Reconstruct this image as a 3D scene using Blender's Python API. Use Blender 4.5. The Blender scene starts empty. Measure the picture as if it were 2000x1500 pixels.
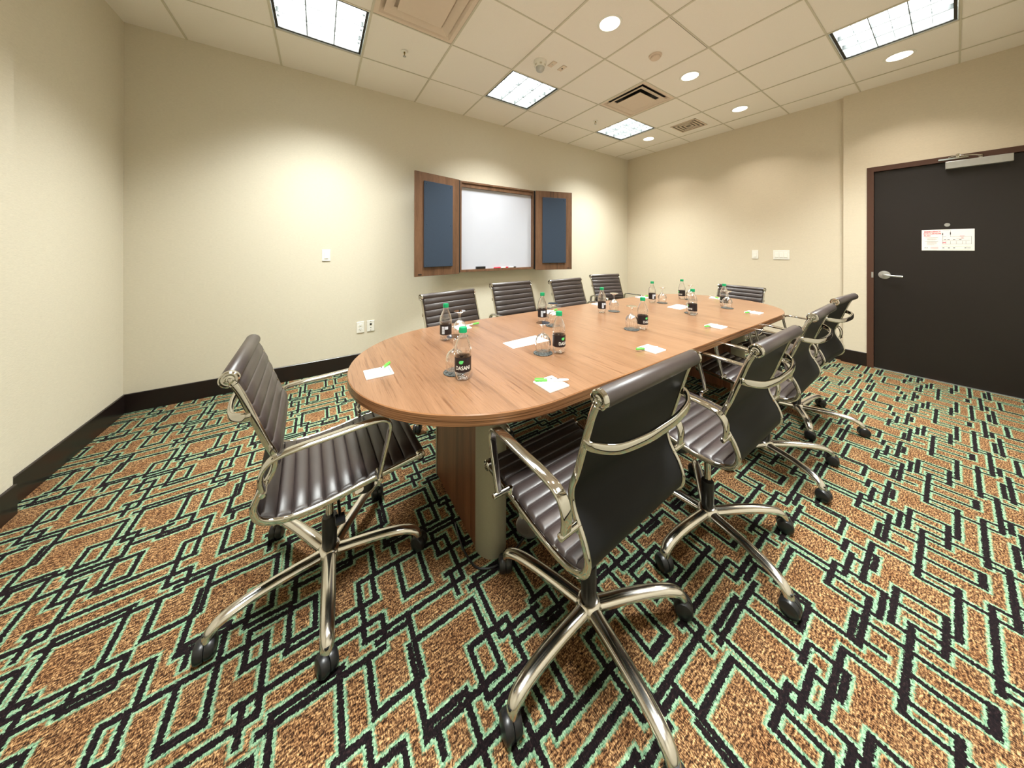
import bpy, bmesh, math, random
from mathutils import Vector, Matrix
random.seed(7)
C = bpy.context.scene.collection
PI = math.pi
H = 2.9946            # ceiling height
T = 0.6096            # ceiling tile
V0 = 0.0342

# ------------------------------------------------------------------ camera
cam = bpy.data.cameras.new('camera'); cam_o = bpy.data.objects.new('camera', cam); C.objects.link(cam_o)
cam.sensor_fit = 'HORIZONTAL'; cam.sensor_width = 36.0; cam.lens = 36.0 * 578.7 / 2000.0
cam.shift_x = -21.14 / 2000.0; cam.shift_y = -264.28 / 2000.0
cam.clip_start = 0.02; cam.clip_end = 50
yaw, pitch, roll = 0.6014, 0.0004, 0.0019
F_ = Vector((math.sin(yaw) * math.cos(pitch), math.cos(yaw) * math.cos(pitch), math.sin(pitch)))
R_ = Vector((math.cos(yaw), -math.sin(yaw), 0)); U_ = R_.cross(F_)
Rr = R_ * math.cos(roll) + U_ * math.sin(roll); Ur = -R_ * math.sin(roll) + U_ * math.cos(roll)
M = Matrix((Rr, Ur, -F_)).transposed().to_4x4(); M.translation = Vector((0.908, -3.599, 1.2657))
cam_o.matrix_world = M
bpy.context.scene.camera = cam_o

# ------------------------------------------------------------------ world, exposure, lamps
w = bpy.data.worlds.new('world'); bpy.context.scene.world = w; w.use_nodes = True
w.node_tree.nodes['Background'].inputs[0].default_value = (0.9, 0.95, 1, 1)
w.node_tree.nodes['Background'].inputs[1].default_value = 0.05
vs = bpy.context.scene.view_settings
vs.view_transform = 'Standard'; vs.look = 'None'; vs.gamma = 1.0; vs.use_curve_mapping = False
vs.exposure = -0.38
TROFFER_W = 78.0; TROFFER_COL = (0.96, 1.0, 0.97); DOWN_W = 9.0; DOWN_COL = (1.0, 0.91, 0.80)

def area_light(name, x, y, z, size, power, col, spread, shape='SQUARE'):
    l = bpy.data.lights.new(name, 'AREA'); l.shape = shape; l.size = size; l.energy = power; l.color = col
    l.spread = math.radians(spread)
    o = bpy.data.objects.new(name, l); C.objects.link(o); o.location = (x, y, z); return o

# ------------------------------------------------------------------ helpers
def link(name, me, mat=None, parent=None, smooth=False):
    o = bpy.data.objects.new(name, me); C.objects.link(o)
    if mat is not None:
        for m in (mat if isinstance(mat, (list, tuple)) else [mat]): me.materials.append(m)
    if parent is not None: o.parent = parent
    if smooth:
        for p in me.polygons: p.use_smooth = True
        me.set_sharp_from_angle(angle=math.radians(smooth if smooth is not True else 40))
    return o
def obj(name, bm, mat, parent=None, smooth=False):
    bmesh.ops.recalc_face_normals(bm, faces=bm.faces)
    me = bpy.data.meshes.new(name); bm.to_mesh(me); bm.free()
    return link(name, me, mat, parent, smooth)
def tag(o, label, cat, group=None):
    o['label'] = label; o['category'] = cat
    if group: o['group'] = group
    return o
def thing(name, label, cat, loc=(0, 0, 0), rz=0, group=None):
    o = bpy.data.objects.new(name, None); C.objects.link(o); o.location = loc; o.rotation_euler = (0, 0, rz)
    o.empty_display_size = 0.1
    return tag(o, label, cat, group)
def struct(o): o['kind'] = 'structure'; return o
def dup(root, loc, rz, label, group=None):
    def cp(o, par):
        c = o.copy(); C.objects.link(c)
        if par is not None: c.parent = par
        for ch in kids[o.name]: cp(ch, c)
        return c
    kids = {}
    def walk(o):
        kids[o.name] = list(o.children)
        for ch in o.children: walk(ch)
    walk(root)
    r = cp(root, None); r.location = loc; r.rotation_euler = (0, 0, rz); r['label'] = label
    if group: r['group'] = group
    return r
def box(bm, x0, x1, y0, y1, z0, z1, mi=0):
    v = [bm.verts.new(p) for p in ((x0, y0, z0), (x1, y0, z0), (x1, y1, z0), (x0, y1, z0), (x0, y0, z1), (x1, y0, z1), (x1, y1, z1), (x0, y1, z1))]
    for q in ((0, 3, 2, 1), (4, 5, 6, 7), (0, 1, 5, 4), (1, 2, 6, 5), (2, 3, 7, 6), (3, 0, 4, 7)):
        f = bm.faces.new([v[i] for i in q]); f.material_index = mi
    return v
def bbox(x0, x1, y0, y1, z0, z1, bev=0.003, seg=2):
    bm = bmesh.new(); box(bm, x0, x1, y0, y1, z0, z1)
    if bev: bmesh.ops.bevel(bm, geom=list(bm.edges), offset=bev, segments=seg, affect='EDGES', profile=0.5)
    return bm
def lathe(bm, prof, n=24, cx=0, cy=0, cz=0, axis='Z', mod=None):
    rings = []
    for r, z in prof:
        ring = []
        for k in range(n):
            a = 2 * PI * k / n; rr = r * (mod(a, z) if mod else 1)
            p = (rr * math.cos(a), rr * math.sin(a), z)
            if axis == 'X': p = (p[2], p[0], p[1])
            if axis == 'Y': p = (p[0], p[2], p[1])
            ring.append(bm.verts.new((p[0] + cx, p[1] + cy, p[2] + cz)))
        rings.append(ring)
    for a, b in zip(rings, rings[1:]):
        for k in range(n): bm.faces.new((a[k], a[(k + 1) % n], b[(k + 1) % n], b[k]))
    if prof[0][0] > 1e-5: bm.faces.new(rings[0][::-1])
    if prof[-1][0] > 1e-5: bm.faces.new(rings[-1])
    bmesh.ops.remove_doubles(bm, verts=list({v for r in (rings[0], rings[-1]) for v in r}), dist=1e-6)
def catmull(P, n=6, closed=False):
    P = [Vector(p) for p in P]; out = []; m = len(P)
    for i in range(m if closed else m - 1):
        if closed: p0, p1, p2, p3 = P[i - 1], P[i], P[(i + 1) % m], P[(i + 2) % m]
        else: p0 = P[max(i - 1, 0)]; p1 = P[i]; p2 = P[i + 1]; p3 = P[min(i + 2, m - 1)]
        for k in range(n):
            t = k / n
            out.append(0.5 * ((2 * p1) + (p2 - p0) * t + (2 * p0 - 5 * p1 + 4 * p2 - p3) * t * t + (3 * p1 - p0 - 3 * p2 + p3) * t ** 3))
    if not closed: out.append(P[-1])
    return out
def rsec(a, b, n=3, r=0.4):
    """rounded rectangle section, a along ref, b across"""
    pts = []; rr = min(a, b) * r
    for sx, sy, a0 in ((1, 1, 0), (-1, 1, PI / 2), (-1, -1, PI), (1, -1, 1.5 * PI)):
        for k in range(n + 1):
            t = a0 + k * PI / 2 / n
            pts.append((sx * (a / 2 - rr) + rr * math.cos(t), sy * (b / 2 - rr) + rr * math.sin(t)))
    return pts
def csec(r, n=10): return [(r * math.cos(2 * PI * k / n), r * math.sin(2 * PI * k / n)) for k in range(n)]
def sweep(bm, path, sec, ref=(0, 0, 1), scale=None, cap=True):
    path = [Vector(p) for p in path]; ref = Vector(ref); rings = []
    for i, p in enumerate(path):
        t = (path[min(i + 1, len(path) - 1)] - path[max(i - 1, 0)]).normalized()
        s = t.cross(ref)
        s = s.normalized() if s.length > 1e-4 else Vector((1, 0, 0))
        r2 = s.cross(t).normalized()
        sc = scale(i / (len(path) - 1)) if scale else (1, 1)
        rings.append([bm.verts.new(p + r2 * (a * sc[0]) + s * (b * sc[1])) for a, b in sec])
    n = len(sec)
    for a, b in zip(rings, rings[1:]):
        for k in range(n): bm.faces.new((a[k], a[(k + 1) % n], b[(k + 1) % n], b[k]))
    if cap: bm.faces.new(rings[0][::-1]); bm.faces.new(rings[-1])
    return rings
def text_mesh(s, size, bold=0.0, space=1.0):
    c = bpy.data.curves.new('txt', 'FONT'); c.body = s; c.size = size; c.align_x = 'CENTER'; c.align_y = 'CENTER'
    c.offset = bold; c.space_character = space; c.resolution_u = 3
    o = bpy.data.objects.new('txt', c); C.objects.link(o)
    dg = bpy.context.evaluated_depsgraph_get(); dg.update()
    me = bpy.data.meshes.new_from_object(o.evaluated_get(dg))
    bpy.data.objects.remove(o); bpy.data.curves.remove(c)
    bm = bmesh.new(); bm.from_mesh(me); bpy.data.meshes.remove(me)
    return bm

# ------------------------------------------------------------------ materials
def s2l(c): return tuple((v / 255 / 12.92 if v <= 10 else ((v / 255 + 0.055) / 1.055) ** 2.4) for v in c) + (1,)
class NT:
    def __init__(s, name):
        s.m = bpy.data.materials.new(name); s.m.use_nodes = True; s.t = s.m.node_tree; s.b = s.t.nodes['Principled BSDF']
    def n(s, typ, **kw):
        nd = s.t.nodes.new(typ)
        for k, v in kw.items(): setattr(nd, k, v)
        return nd
    def l(s, a, b): s.t.links.new(a, b)
    def coord(s, which='Object', scale=(1, 1, 1)):
        tc = s.n('ShaderNodeTexCoord'); mp = s.n('ShaderNodeMapping'); mp.inputs['Scale'].default_value = scale
        s.l(tc.outputs[which], mp.inputs[0]); return mp.outputs[0]
    def noise(s, vec, scale, detail=2, rough=0.5, dist=0.0):
        nd = s.n('ShaderNodeTexNoise'); nd.inputs['Scale'].default_value = scale; nd.inputs['Detail'].default_value = detail
        nd.inputs['Roughness'].default_value = rough; nd.inputs['Distortion'].default_value = dist; s.l(vec, nd.inputs['Vector']); return nd.outputs['Fac']
    def ramp(s, fac, stops, interp='LINEAR'):
        r = s.n('ShaderNodeValToRGB'); r.color_ramp.interpolation = interp
        while len(r.color_ramp.elements) < len(stops): r.color_ramp.elements.new(0.5)
        for e, (p, c) in zip(r.color_ramp.elements, stops): e.position = p; e.color = c
        s.l(fac, r.inputs[0]); return r.outputs[0]
    def mix(s, f, a, b, mode='MIX'):
        m = s.n('ShaderNodeMix', data_type='RGBA', blend_type=mode)
        for inp, v in ((0, f), (6, a), (7, b)):
            if hasattr(v, 'default_value'): s.l(v, m.inputs[inp])
            else: m.inputs[inp].default_value = v
        return m.outputs[2]
    def bump(s, h, st, dist=0.01):
        b = s.n('ShaderNodeBump'); b.inputs['Strength'].default_value = st; b.inputs['Distance'].default_value = dist
        s.l(h, b.inputs['Height']); s.l(b.outputs[0], s.b.inputs['Normal'])
    def set(s, **kw):
        for k, v in kw.items():
            k = k.replace('_', ' ')
            if k == 'Base Color' and hasattr(v, 'default_value'): s.l(v, s.b.inputs[k])
            else: s.b.inputs[k].default_value = v
def flat(name, rgb, rough=0.5, metal=0.0, spec=0.5, var=0.06, scale=40, bump=0.0):
    n = NT(name); v = n.coord(); f = n.noise(v, scale, 3)
    c = s2l(rgb); lo = tuple(x * (1 - var) for x in c[:3]) + (1,); hi = tuple(min(1, x * (1 + var)) for x in c[:3]) + (1,)
    n.set(Base_Color=n.mix(f, lo, hi), Roughness=rough, Metallic=metal); n.b.inputs['Specular IOR Level'].default_value = spec
    if bump: n.bump(f, bump, 0.002)
    return n.m
def emit(name, rgb, st):
    n = NT(name); n.set(Base_Color=(0.8, 0.8, 0.8, 1), Emission_Color=s2l(rgb), Emission_Strength=st); return n.m

def mat_wall(name, rgb):
    n = NT(name); a = n.noise(n.coord(scale=(3, 3, 60)), 6, 3); b = n.noise(n.coord(scale=(1, 1, 8)), 60, 2); d = n.noise(n.coord(), 1.5, 2)
    c = s2l(rgb)
    col = n.mix(a, tuple(x * 0.90 for x in c[:3]) + (1,), tuple(x * 1.05 for x in c[:3]) + (1,))
    col = n.mix(0.12, col, n.ramp(b, [(0.3, (0.3, 0.3, 0.25, 1)), (0.7, (1, 1, 1, 1))]), 'MULTIPLY')
    n.set(Base_Color=col, Roughness=0.75); n.bump(b, 0.25, 0.002); return n.m
def mat_wood(name, light, mid, dark, along='Y', scale=1.0, rough=0.35, coat=0.0):
    n = NT(name)
    st = {'X': (0.4, 9, 9), 'Y': (12, 0.35, 9), 'Z': (9, 9, 0.35)}[along]
    v = n.coord(scale=tuple(x * scale for x in st))
    a = n.noise(v, 1.1, 5, 0.6, 0.8); b = n.noise(v, 9, 4, 0.6, 0.5); c = n.noise(v, 30, 3, 0.6)
    col = n.ramp(a, [(0.30, s2l(dark)), (0.42, s2l(mid)), (0.62, s2l(light)), (0.8, s2l(mid))])
    streak = n.ramp(b, [(0.36, (0.56, 0.47, 0.40, 1)), (0.42, (1, 1, 1, 1)), (1, (1, 1, 1, 1))])
    fine = n.ramp(c, [(0.32, (0.74, 0.71, 0.68, 1)), (0.58, (1, 1, 1, 1))])
    col = n.mix(0.75, col, streak, 'MULTIPLY'); col = n.mix(0.8, col, fine, 'MULTIPLY')
    n.set(Base_Color=col, Roughness=rough); n.b.inputs['Coat Weight'].default_value = coat; n.bump(c, 0.05, 0.001); return n.m

# carpet pattern: one repeat, 59.65 cm square, traced as dark bars on a tan ground with pale green edging (cm)
BARS_V = [(0.5, 12, 30.5), (2.9, 22.5, 48.8), (8.2, 57, 66, 1.1), (9.6, 12, 48.8), (14.2, 44, 77), (16.6, 46.5, 56.5), (16.7, 20.3, 37.3), (18.9, 18, 48.5),
          (22.8, 56.6, 77), (32.6, 43.5, 55.5), (34.4, 10.8, 24.7), (35.2, 34, 41.8), (37.5, 20.8, 35.5), (41.7, 23.2, 48.8), (42.3, 55.6, 66), (43.6, 32.6, 42),
          (44.3, 54, 77), (47.1, 11, 24.2), (49.5, 12.3, 30.5), (53.6, 43.3, 77)]
BARS_H = [(5.8, 44.3, 68), (6.3, 42.3, 44.3), (11, 34.4, 44.3), (10.9, 44.3, 47.1), (12.5, 49.5, 60.2), (13.8, 9.6, 18.5), (17.4, 0.5, 14.2), (17.3, 22.8, 44.3),
          (17.3, 53, 60.2), (20.6, 16.7, 37.5), (23, 0.5, 3.2), (23, 47.1, 60), (24, 37.5, 47.1), (24.6, 34.4, 37.5), (30.2, 49.5, 60), (32.6, 41.7, 43.8),
          (33.2, 37.5, 41.7), (36.2, 16.7, 34.9), (41.8, 35.2, 43.6), (43.4, 9.6, 14.4), (43.8, 2.9, 9.6), (43.8, 18.9, 33), (43.4, 53.6, 61.8), (48, 53.6, 62.5),
          (49, 41.5, 53.6), (49.2, 9.6, 16.7), (54.6, 32.6, 44.3), (55, 22.8, 32.6), (55.6, 42.3, 44.3), (56.6, 14.2, 32.5), (57.1, 44.3, 49.5), (57.1, 53.6, 67.6)]
def mat_carpet():
    n = NT('patterned_carpet'); P = 59.65; R = []
    for v in BARS_V: R.append(((v[1] + v[2]) / 2, v[0], (v[2] - v[1]) / 2 + 0.6, v[3] if len(v) > 3 else 0.94))
    for h in BARS_H: R.append((h[0], (h[1] + h[2]) / 2, 0.84, (h[2] - h[1]) / 2 + 0.5))
    full = []
    for cx, cy, hx, hy in R:
        for dx in (0, -P):
            for dy in (0, -P):
                x, y = cx + dx, cy + dy
                if x + hx > -1 and y + hy > -1 and x - hx < P + 1 and y - hy < P + 1: full.append((x, y, hx, hy))
        if cx - hx < 1: full.append((cx + P, cy, hx, hy))
        if cy - hy < 1: full.append((cx, cy + P, hx, hy))
    tc = n.n('ShaderNodeTexCoord'); sc = n.n('ShaderNodeVectorMath', operation='MULTIPLY'); sc.inputs[1].default_value = (100, -100, 0)
    n.l(tc.outputs['Object'], sc.inputs[0])
    jn = n.n('ShaderNodeTexNoise'); jn.inputs['Scale'].default_value = 1.6; jn.inputs['Detail'].default_value = 1; n.l(sc.outputs[0], jn.inputs['Vector'])
    js = n.n('ShaderNodeVectorMath', operation='MULTIPLY_ADD'); js.inputs[1].default_value = (0.9, 0.9, 0); n.l(jn.outputs['Color'], js.inputs[0])
    off = n.n('ShaderNodeVectorMath', operation='SUBTRACT'); off.inputs[1].default_value = (0.45, 0.45, 0); n.l(sc.outputs[0], off.inputs[0]); n.l(off.outputs[0], js.inputs[2])
    wr = n.n('ShaderNodeVectorMath', operation='MODULO')
    ad = n.n('ShaderNodeVectorMath', operation='ADD'); ad.inputs[1].default_value = (P * 20, P * 20, 0); n.l(js.outputs[0], ad.inputs[0])
    wr.inputs[1].default_value = (P, P, 1); n.l(ad.outputs[0], wr.inputs[0])
    cur = None
    for cx, cy, hx, hy in full:
        a = n.n('ShaderNodeVectorMath', operation='SUBTRACT'); a.inputs[1].default_value = (cx, cy, 0); n.l(wr.outputs[0], a.inputs[0])
        b = n.n('ShaderNodeVectorMath', operation='ABSOLUTE'); n.l(a.outputs[0], b.inputs[0])
        c = n.n('ShaderNodeVectorMath', operation='SUBTRACT'); c.inputs[1].default_value = (hx, hy, 0); n.l(b.outputs[0], c.inputs[0])
        s = n.n('ShaderNodeSeparateXYZ'); n.l(c.outputs[0], s.inputs[0])
        m = n.n('ShaderNodeMath', operation='MAXIMUM'); n.l(s.outputs[0], m.inputs[0]); n.l(s.outputs[1], m.inputs[1])
        if cur is None: cur = m.outputs[0]
        else:
            k = n.n('ShaderNodeMath', operation='MINIMUM'); n.l(cur, k.inputs[0]); n.l(m.outputs[0], k.inputs[1]); cur = k.outputs[0]
    # tufts
    tv = n.coord(scale=(1.0, 0.42, 1)); t1 = n.noise(tv, 330, 2, 0.6); t2 = n.noise(n.coord(), 14, 3); t3 = n.noise(n.coord(scale=(0.35, 1, 1)), 210, 2, 0.6)
    ss = n.n('ShaderNodeMath', operation='ADD'); n.l(t1, ss.inputs[0]); n.l(t3, ss.inputs[1]); hf = n.n('ShaderNodeMath', operation='MULTIPLY'); hf.inputs[1].default_value = 0.5; n.l(ss.outputs[0], hf.inputs[0])
    tan = n.ramp(hf.outputs[0], [(0.38, s2l((27, 17, 12))), (0.46, s2l((72, 49, 33))), (0.53, s2l((132, 98, 66))), (0.64, s2l((208, 170, 122)))])
    tan = n.mix(n.ramp(t2, [(0.35, (0, 0, 0, 1)), (0.65, (1, 1, 1, 1))]), tan, n.mix(1.0, tan, s2l((226, 214, 206)), 'MULTIPLY'))
    mint = n.ramp(hf.outputs[0], [(0.36, s2l((52, 94, 68))), (0.66, s2l((158, 190, 156)))])
    blk = n.ramp(hf.outputs[0], [(0.35, s2l((8, 8, 10))), (0.55, s2l((26, 18, 20))), (0.75, s2l((62, 46, 46)))])
    jd = n.n('ShaderNodeMath', operation='MULTIPLY_ADD'); n.l(hf.outputs[0], jd.inputs[0]); jd.inputs[1].default_value = 1.6
    sub = n.n('ShaderNodeMath', operation='SUBTRACT'); n.l(cur, sub.inputs[0]); sub.inputs[1].default_value = 0.8; n.l(sub.outputs[0], jd.inputs[2])
    def step(e0, e1):
        m = n.n('ShaderNodeMapRange', interpolation_type='SMOOTHSTEP'); m.inputs[1].default_value = e0; m.inputs[2].default_value = e1; n.l(jd.outputs[0], m.inputs[0]); return m.outputs[0]
    col = n.mix(step(-0.12, 0.12), blk, n.mix(step(0.40, 1.05), mint, tan))
    n.set(Base_Color=col, Roughness=0.95); n.b.inputs['Specular IOR Level'].default_value = 0.1
    n.bump(hf.outputs[0], 0.5, 0.004)
    return n.m
def mat_leather():
    n = NT('dark_brown_leather'); f = n.noise(n.coord(), 420, 3); g = n.noise(n.coord(), 9, 2)
    n.set(Base_Color=n.mix(g, s2l((42, 34, 33)), s2l((59, 48, 46))), Roughness=0.38); n.b.inputs['Specular IOR Level'].default_value = 0.75
    n.bump(f, 0.12, 0.001); return n.m
def mat_chrome(name, rgb=(208, 205, 198), rough=0.05, wv=0.04):
    n = NT(name); f = n.noise(n.coord(), 18, 3)
    mr = n.n('ShaderNodeMapRange'); mr.inputs[3].default_value = rough; mr.inputs[4].default_value = rough + wv; n.l(f, mr.inputs[0])
    n.l(mr.outputs[0], n.b.inputs['Roughness']); n.set(Base_Color=s2l(rgb), Metallic=1.0); return n.m
def mat_clear(name, ior, glassy, tint=(1, 1, 1, 1)):
    """thin clear wall: part see-through, part refracting / mirroring"""
    m = bpy.data.materials.new(name); m.use_nodes = True; t = m.node_tree; t.nodes.clear()
    out = t.nodes.new('ShaderNodeOutputMaterial'); mx = t.nodes.new('ShaderNodeMixShader'); tr = t.nodes.new('ShaderNodeBsdfTransparent')
    tr.inputs[0].default_value = tint; gl = t.nodes.new('ShaderNodeBsdfGlass'); gl.inputs['IOR'].default_value = ior; gl.inputs['Roughness'].default_value = 0.0
    gs = t.nodes.new('ShaderNodeBsdfGlossy'); gs.inputs['Roughness'].default_value = 0.02; gs.inputs[0].default_value = (1, 1, 1, 1)
    lwn = t.nodes.new('ShaderNodeLayerWeight'); lwn.inputs['Blend'].default_value = 0.5
    pw = t.nodes.new('ShaderNodeMath'); pw.operation = 'POWER'; pw.inputs[1].default_value = 2.2; t.links.new(lwn.outputs['Facing'], pw.inputs[0])
    lw = t.nodes.new('ShaderNodeMath'); lw.operation = 'MULTIPLY_ADD'; lw.inputs[1].default_value = 1.5; lw.inputs[2].default_value = 0.08; lw.use_clamp = True; t.links.new(pw.outputs[0], lw.inputs[0])
    m2 = t.nodes.new('ShaderNodeMixShader'); mx.inputs[0].default_value = glassy
    t.links.new(tr.outputs[0], mx.inputs[1]); t.links.new(gl.outputs[0], mx.inputs[2])
    t.links.new(lw.outputs[0], m2.inputs[0]); t.links.new(mx.outputs[0], m2.inputs[1]); t.links.new(gs.outputs[0], m2.inputs[2])
    t.links.new(m2.outputs[0], out.inputs[0]); return m

WALL = mat_wall('woven_vinyl_wallpaper', (224, 216, 197))
WALL_R = mat_wall('woven_vinyl_wallpaper_right', (224, 212, 190))
CEIL = flat('mineral_ceiling_tile', (243, 237, 229), 0.9, var=0.07, scale=220, bump=0.3)
GRID = flat('painted_grid_metal', (208, 202, 184), 0.6)
CARPET = mat_carpet()
TABLEW = mat_wood('table_walnut_laminate', (136, 101, 74), (126, 92, 66), (110, 79, 56), 'Y', 1.0, 0.28)
EDGEW = NT('table_edge_band'); _e = EDGEW.noise(EDGEW.coord(scale=(1.5, 1.5, 160)), 2.0, 3)
EDGEW.set(Base_Color=EDGEW.ramp(_e, [(0.35, s2l((82, 54, 34))), (0.5, s2l((128, 88, 58))), (0.7, s2l((146, 104, 70)))]), Roughness=0.2); EDGEW = EDGEW.m
CABW = mat_wood('cabinet_walnut', (122, 88, 64), (104, 74, 52), (76, 52, 38), 'Z', 2.2, 0.4)
PEDW = mat_wood('pedestal_walnut', (130, 84, 56), (108, 66, 42), (84, 50, 32), 'Z', 1.6, 0.4)
BASEB = flat('dark_espresso_baseboard', (28, 19, 18), 0.3, var=0.2)
DOORM = flat('espresso_door_laminate', (27, 20, 18), 0.42, var=0.15, scale=25, bump=0.05)
DOORF = flat('brown_painted_frame', (78, 50, 38), 0.4)
LEATHER = mat_leather()
BLACKBACK = flat('black_leather_back', (15, 15, 17), 0.6, spec=0.25, var=0.15, scale=60)
CHROME = mat_chrome('polished_chrome')
ALU = mat_chrome('polished_aluminium', (226, 222, 215), 0.14, 0.1)
SATIN = flat('satin_silver_metal', (196, 196, 194), 0.35, 0.8)
SILVER = flat('silver_beige_laminate', (158, 152, 132), 0.45, 0.25, var=0.1, scale=300)
BLACKP = flat('black_plastic', (24, 24, 26), 0.35, var=0.1)
WHITEP = flat('white_plastic', (238, 236, 228), 0.35, var=0.02)
IVORY = flat('warm_white_paint', (222, 204, 186), 0.5, var=0.03)
SLOT = flat('dark_slot', (14, 14, 14), 0.6)
PAPER = flat('white_paper', (246, 244, 240), 0.7, var=0.02)
GREEN = flat('green_plastic', (96, 200, 70), 0.35)
CAPG = flat('green_bottle_cap', (0, 146, 92), 0.35)
NAVY = flat('slate_blue_fabric', (46, 59, 76), 0.9, var=0.35, scale=180, bump=0.3)
BOARD = flat('whiteboard_enamel', (192, 194, 204), 0.35, var=0.02, scale=6)
COAST = NT('grey_patterned_coaster'); COAST.set(Base_Color=COAST.ramp(COAST.noise(COAST.coord(), 170, 2), [(0.42, s2l((10, 10, 10))), (0.62, s2l((96, 100, 96)))]), Roughness=0.6); COAST = COAST.m
RED = flat('red_print', (214, 40, 60), 0.6); INK = flat('black_print', (34, 34, 36), 0.6); PINK = flat('pink_print', (232, 140, 150), 0.6); MINTP = flat('pale_green_print', (150, 200, 150), 0.6)
LABEL = flat('dark_bottle_label', (26, 20, 26), 0.3, var=0.3, scale=30); LABELW = flat('pale_label_panel', (206, 212, 222), 0.4); LEAFG = flat('green_leaf_print', (92, 205, 110), 0.4)
PET = mat_clear('clear_bottle_plastic', 1.2, 0.35); GLASS = mat_clear('clear_glass', 1.1, 0.0)
LAMP = emit('lit_lamp_panel', (246, 255, 252), 3.0); LOUV = flat('bright_louver', (235, 240, 238), 0.25, 0.3)
LOUVB = flat('grey_louver_blade', (70, 74, 74), 0.4, 0.0)
WARM = emit('lit_downlight_lens', (255, 240, 222), 5.5)
DARKGAP = flat('dark_metal_trim', (52, 52, 50), 0.4, 0.5)

# ------------------------------------------------------------------ room shell
XL, XR, XD, YS = -0.330, 5.849, 5.800, -4.25
def slab(name, x0, x1, y0, y1, z0, z1, mat): bm = bmesh.new(); box(bm, x0, x1, y0, y1, z0, z1); return struct(obj(name, bm, mat))
slab('floor', XL - 0.2, XR + 0.2, YS - 0.2, 0.2, -0.1, 0, CARPET)
slab('wall_back', XL - 0.15, XR + 0.15, 0, 0.15, 0, H + 0.15, WALL)
bm = bmesh.new(); box(bm, XL - 0.15, XL, -1.075, 0, 0, H + 0.15); box(bm, XL - 0.15, XL + 0.042, YS, -1.075, 0, H + 0.15); struct(obj('wall_left', bm, WALL))
bm = bmesh.new(); DY0, DY1, DZ = -3.11, -4.03, 2.095     # door opening
box(bm, XR, XR + 0.15, -2.885, 0, 0, H + 0.15); box(bm, XD, XR + 0.15, -3.07, -2.885, 0, H + 0.15)
box(bm, XD, XR + 0.15, -4.07, -3.07, 2.14, H + 0.15); box(bm, XD, XR + 0.15, YS, -4.07, 0, H + 0.15)
struct(obj('wall_right', bm, WALL_R))
slab('wall_front', XL - 0.15, XR + 0.15, YS - 0.15, YS, 0, H + 0.15, WALL)
# baseboards
def baseb(name, x0, x1, y0, y1): struct(obj(name, bbox(x0, x1, y0, y1, 0, 0.145, 0.003, 1), BASEB))
baseb('baseboard_back', XL, XR, -0.014, 0)
baseb('baseboard_left', XL, XL + 0.013, -1.075, -0.014)
baseb('baseboard_left_front', XL + 0.042, XL + 0.056, YS, -1.075)
baseb('baseboard_right', XR - 0.013, XR, -2.885, -0.014)
baseb('baseboard_right_door', XD - 0.013, XD, -3.062, -2.870)
baseb('baseboard_front', XL + 0.056, XR, YS, YS + 0.013)

# ceiling tiles
gx = [XL - 0.05] + [k * T for k in range(0, 10)] + [XR + 0.05]
gy = [0.05] + [-(k * T - V0) for k in range(1, 7)] + [YS - 0.05]
def cell(u, v): return (u * T, (u + 1) * T, -((v + 1) * T - V0), -(v * T - V0))
TROFF = [(1, 1), (4, 1), (7, 1), (7, 5), (4, 5), (1, 5)]
DIFF = [(2, 2), (6, 2)]
skip = set(TROFF) | set(DIFF)
bm = bmesh.new()
for i in range(len(gx) - 1):
    for j in range(len(gy) - 1):
        if (i - 1, j) in skip: continue
        z = H + random.uniform(0, 0.0015)
        box(bm, gx[i], gx[i + 1], gy[j + 1], gy[j], z, z + 0.02)
struct(obj('ceiling', bm, CEIL))
bm = bmesh.new()
for x in gx[1:-1]: box(bm, x - 0.0075, x + 0.0075, YS, 0, H - 0.004, H - 0.0005)
for y in gy[1:-1]: box(bm, XL, XR, y - 0.0055, y + 0.0055, H - 0.003, H - 0.0004)
struct(obj('trim_1', bm, GRID))
bm = bmesh.new(); box(bm, XL - 0.2, XR + 0.2, YS - 0.2, 0.2, H + 0.16, H + 0.2); struct(obj('trim_2', bm, GRID))
# tile seams standing slightly open (dark gaps)
bm = bmesh.new(); box(bm, 5 * T + 0.008, 6 * T - 0.008, -(4 * T - V0) + 0.0056, -(4 * T - V0) + 0.010, H - 0.001, H - 0.0002)
box(bm, 9 * T + 0.0076, 9 * T + 0.011, -(2 * T - V0) + 0.01, -(1 * T - V0) - 0.01, H - 0.001, H - 0.0002); struct(obj('trim_3', bm, SLOT))

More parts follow.
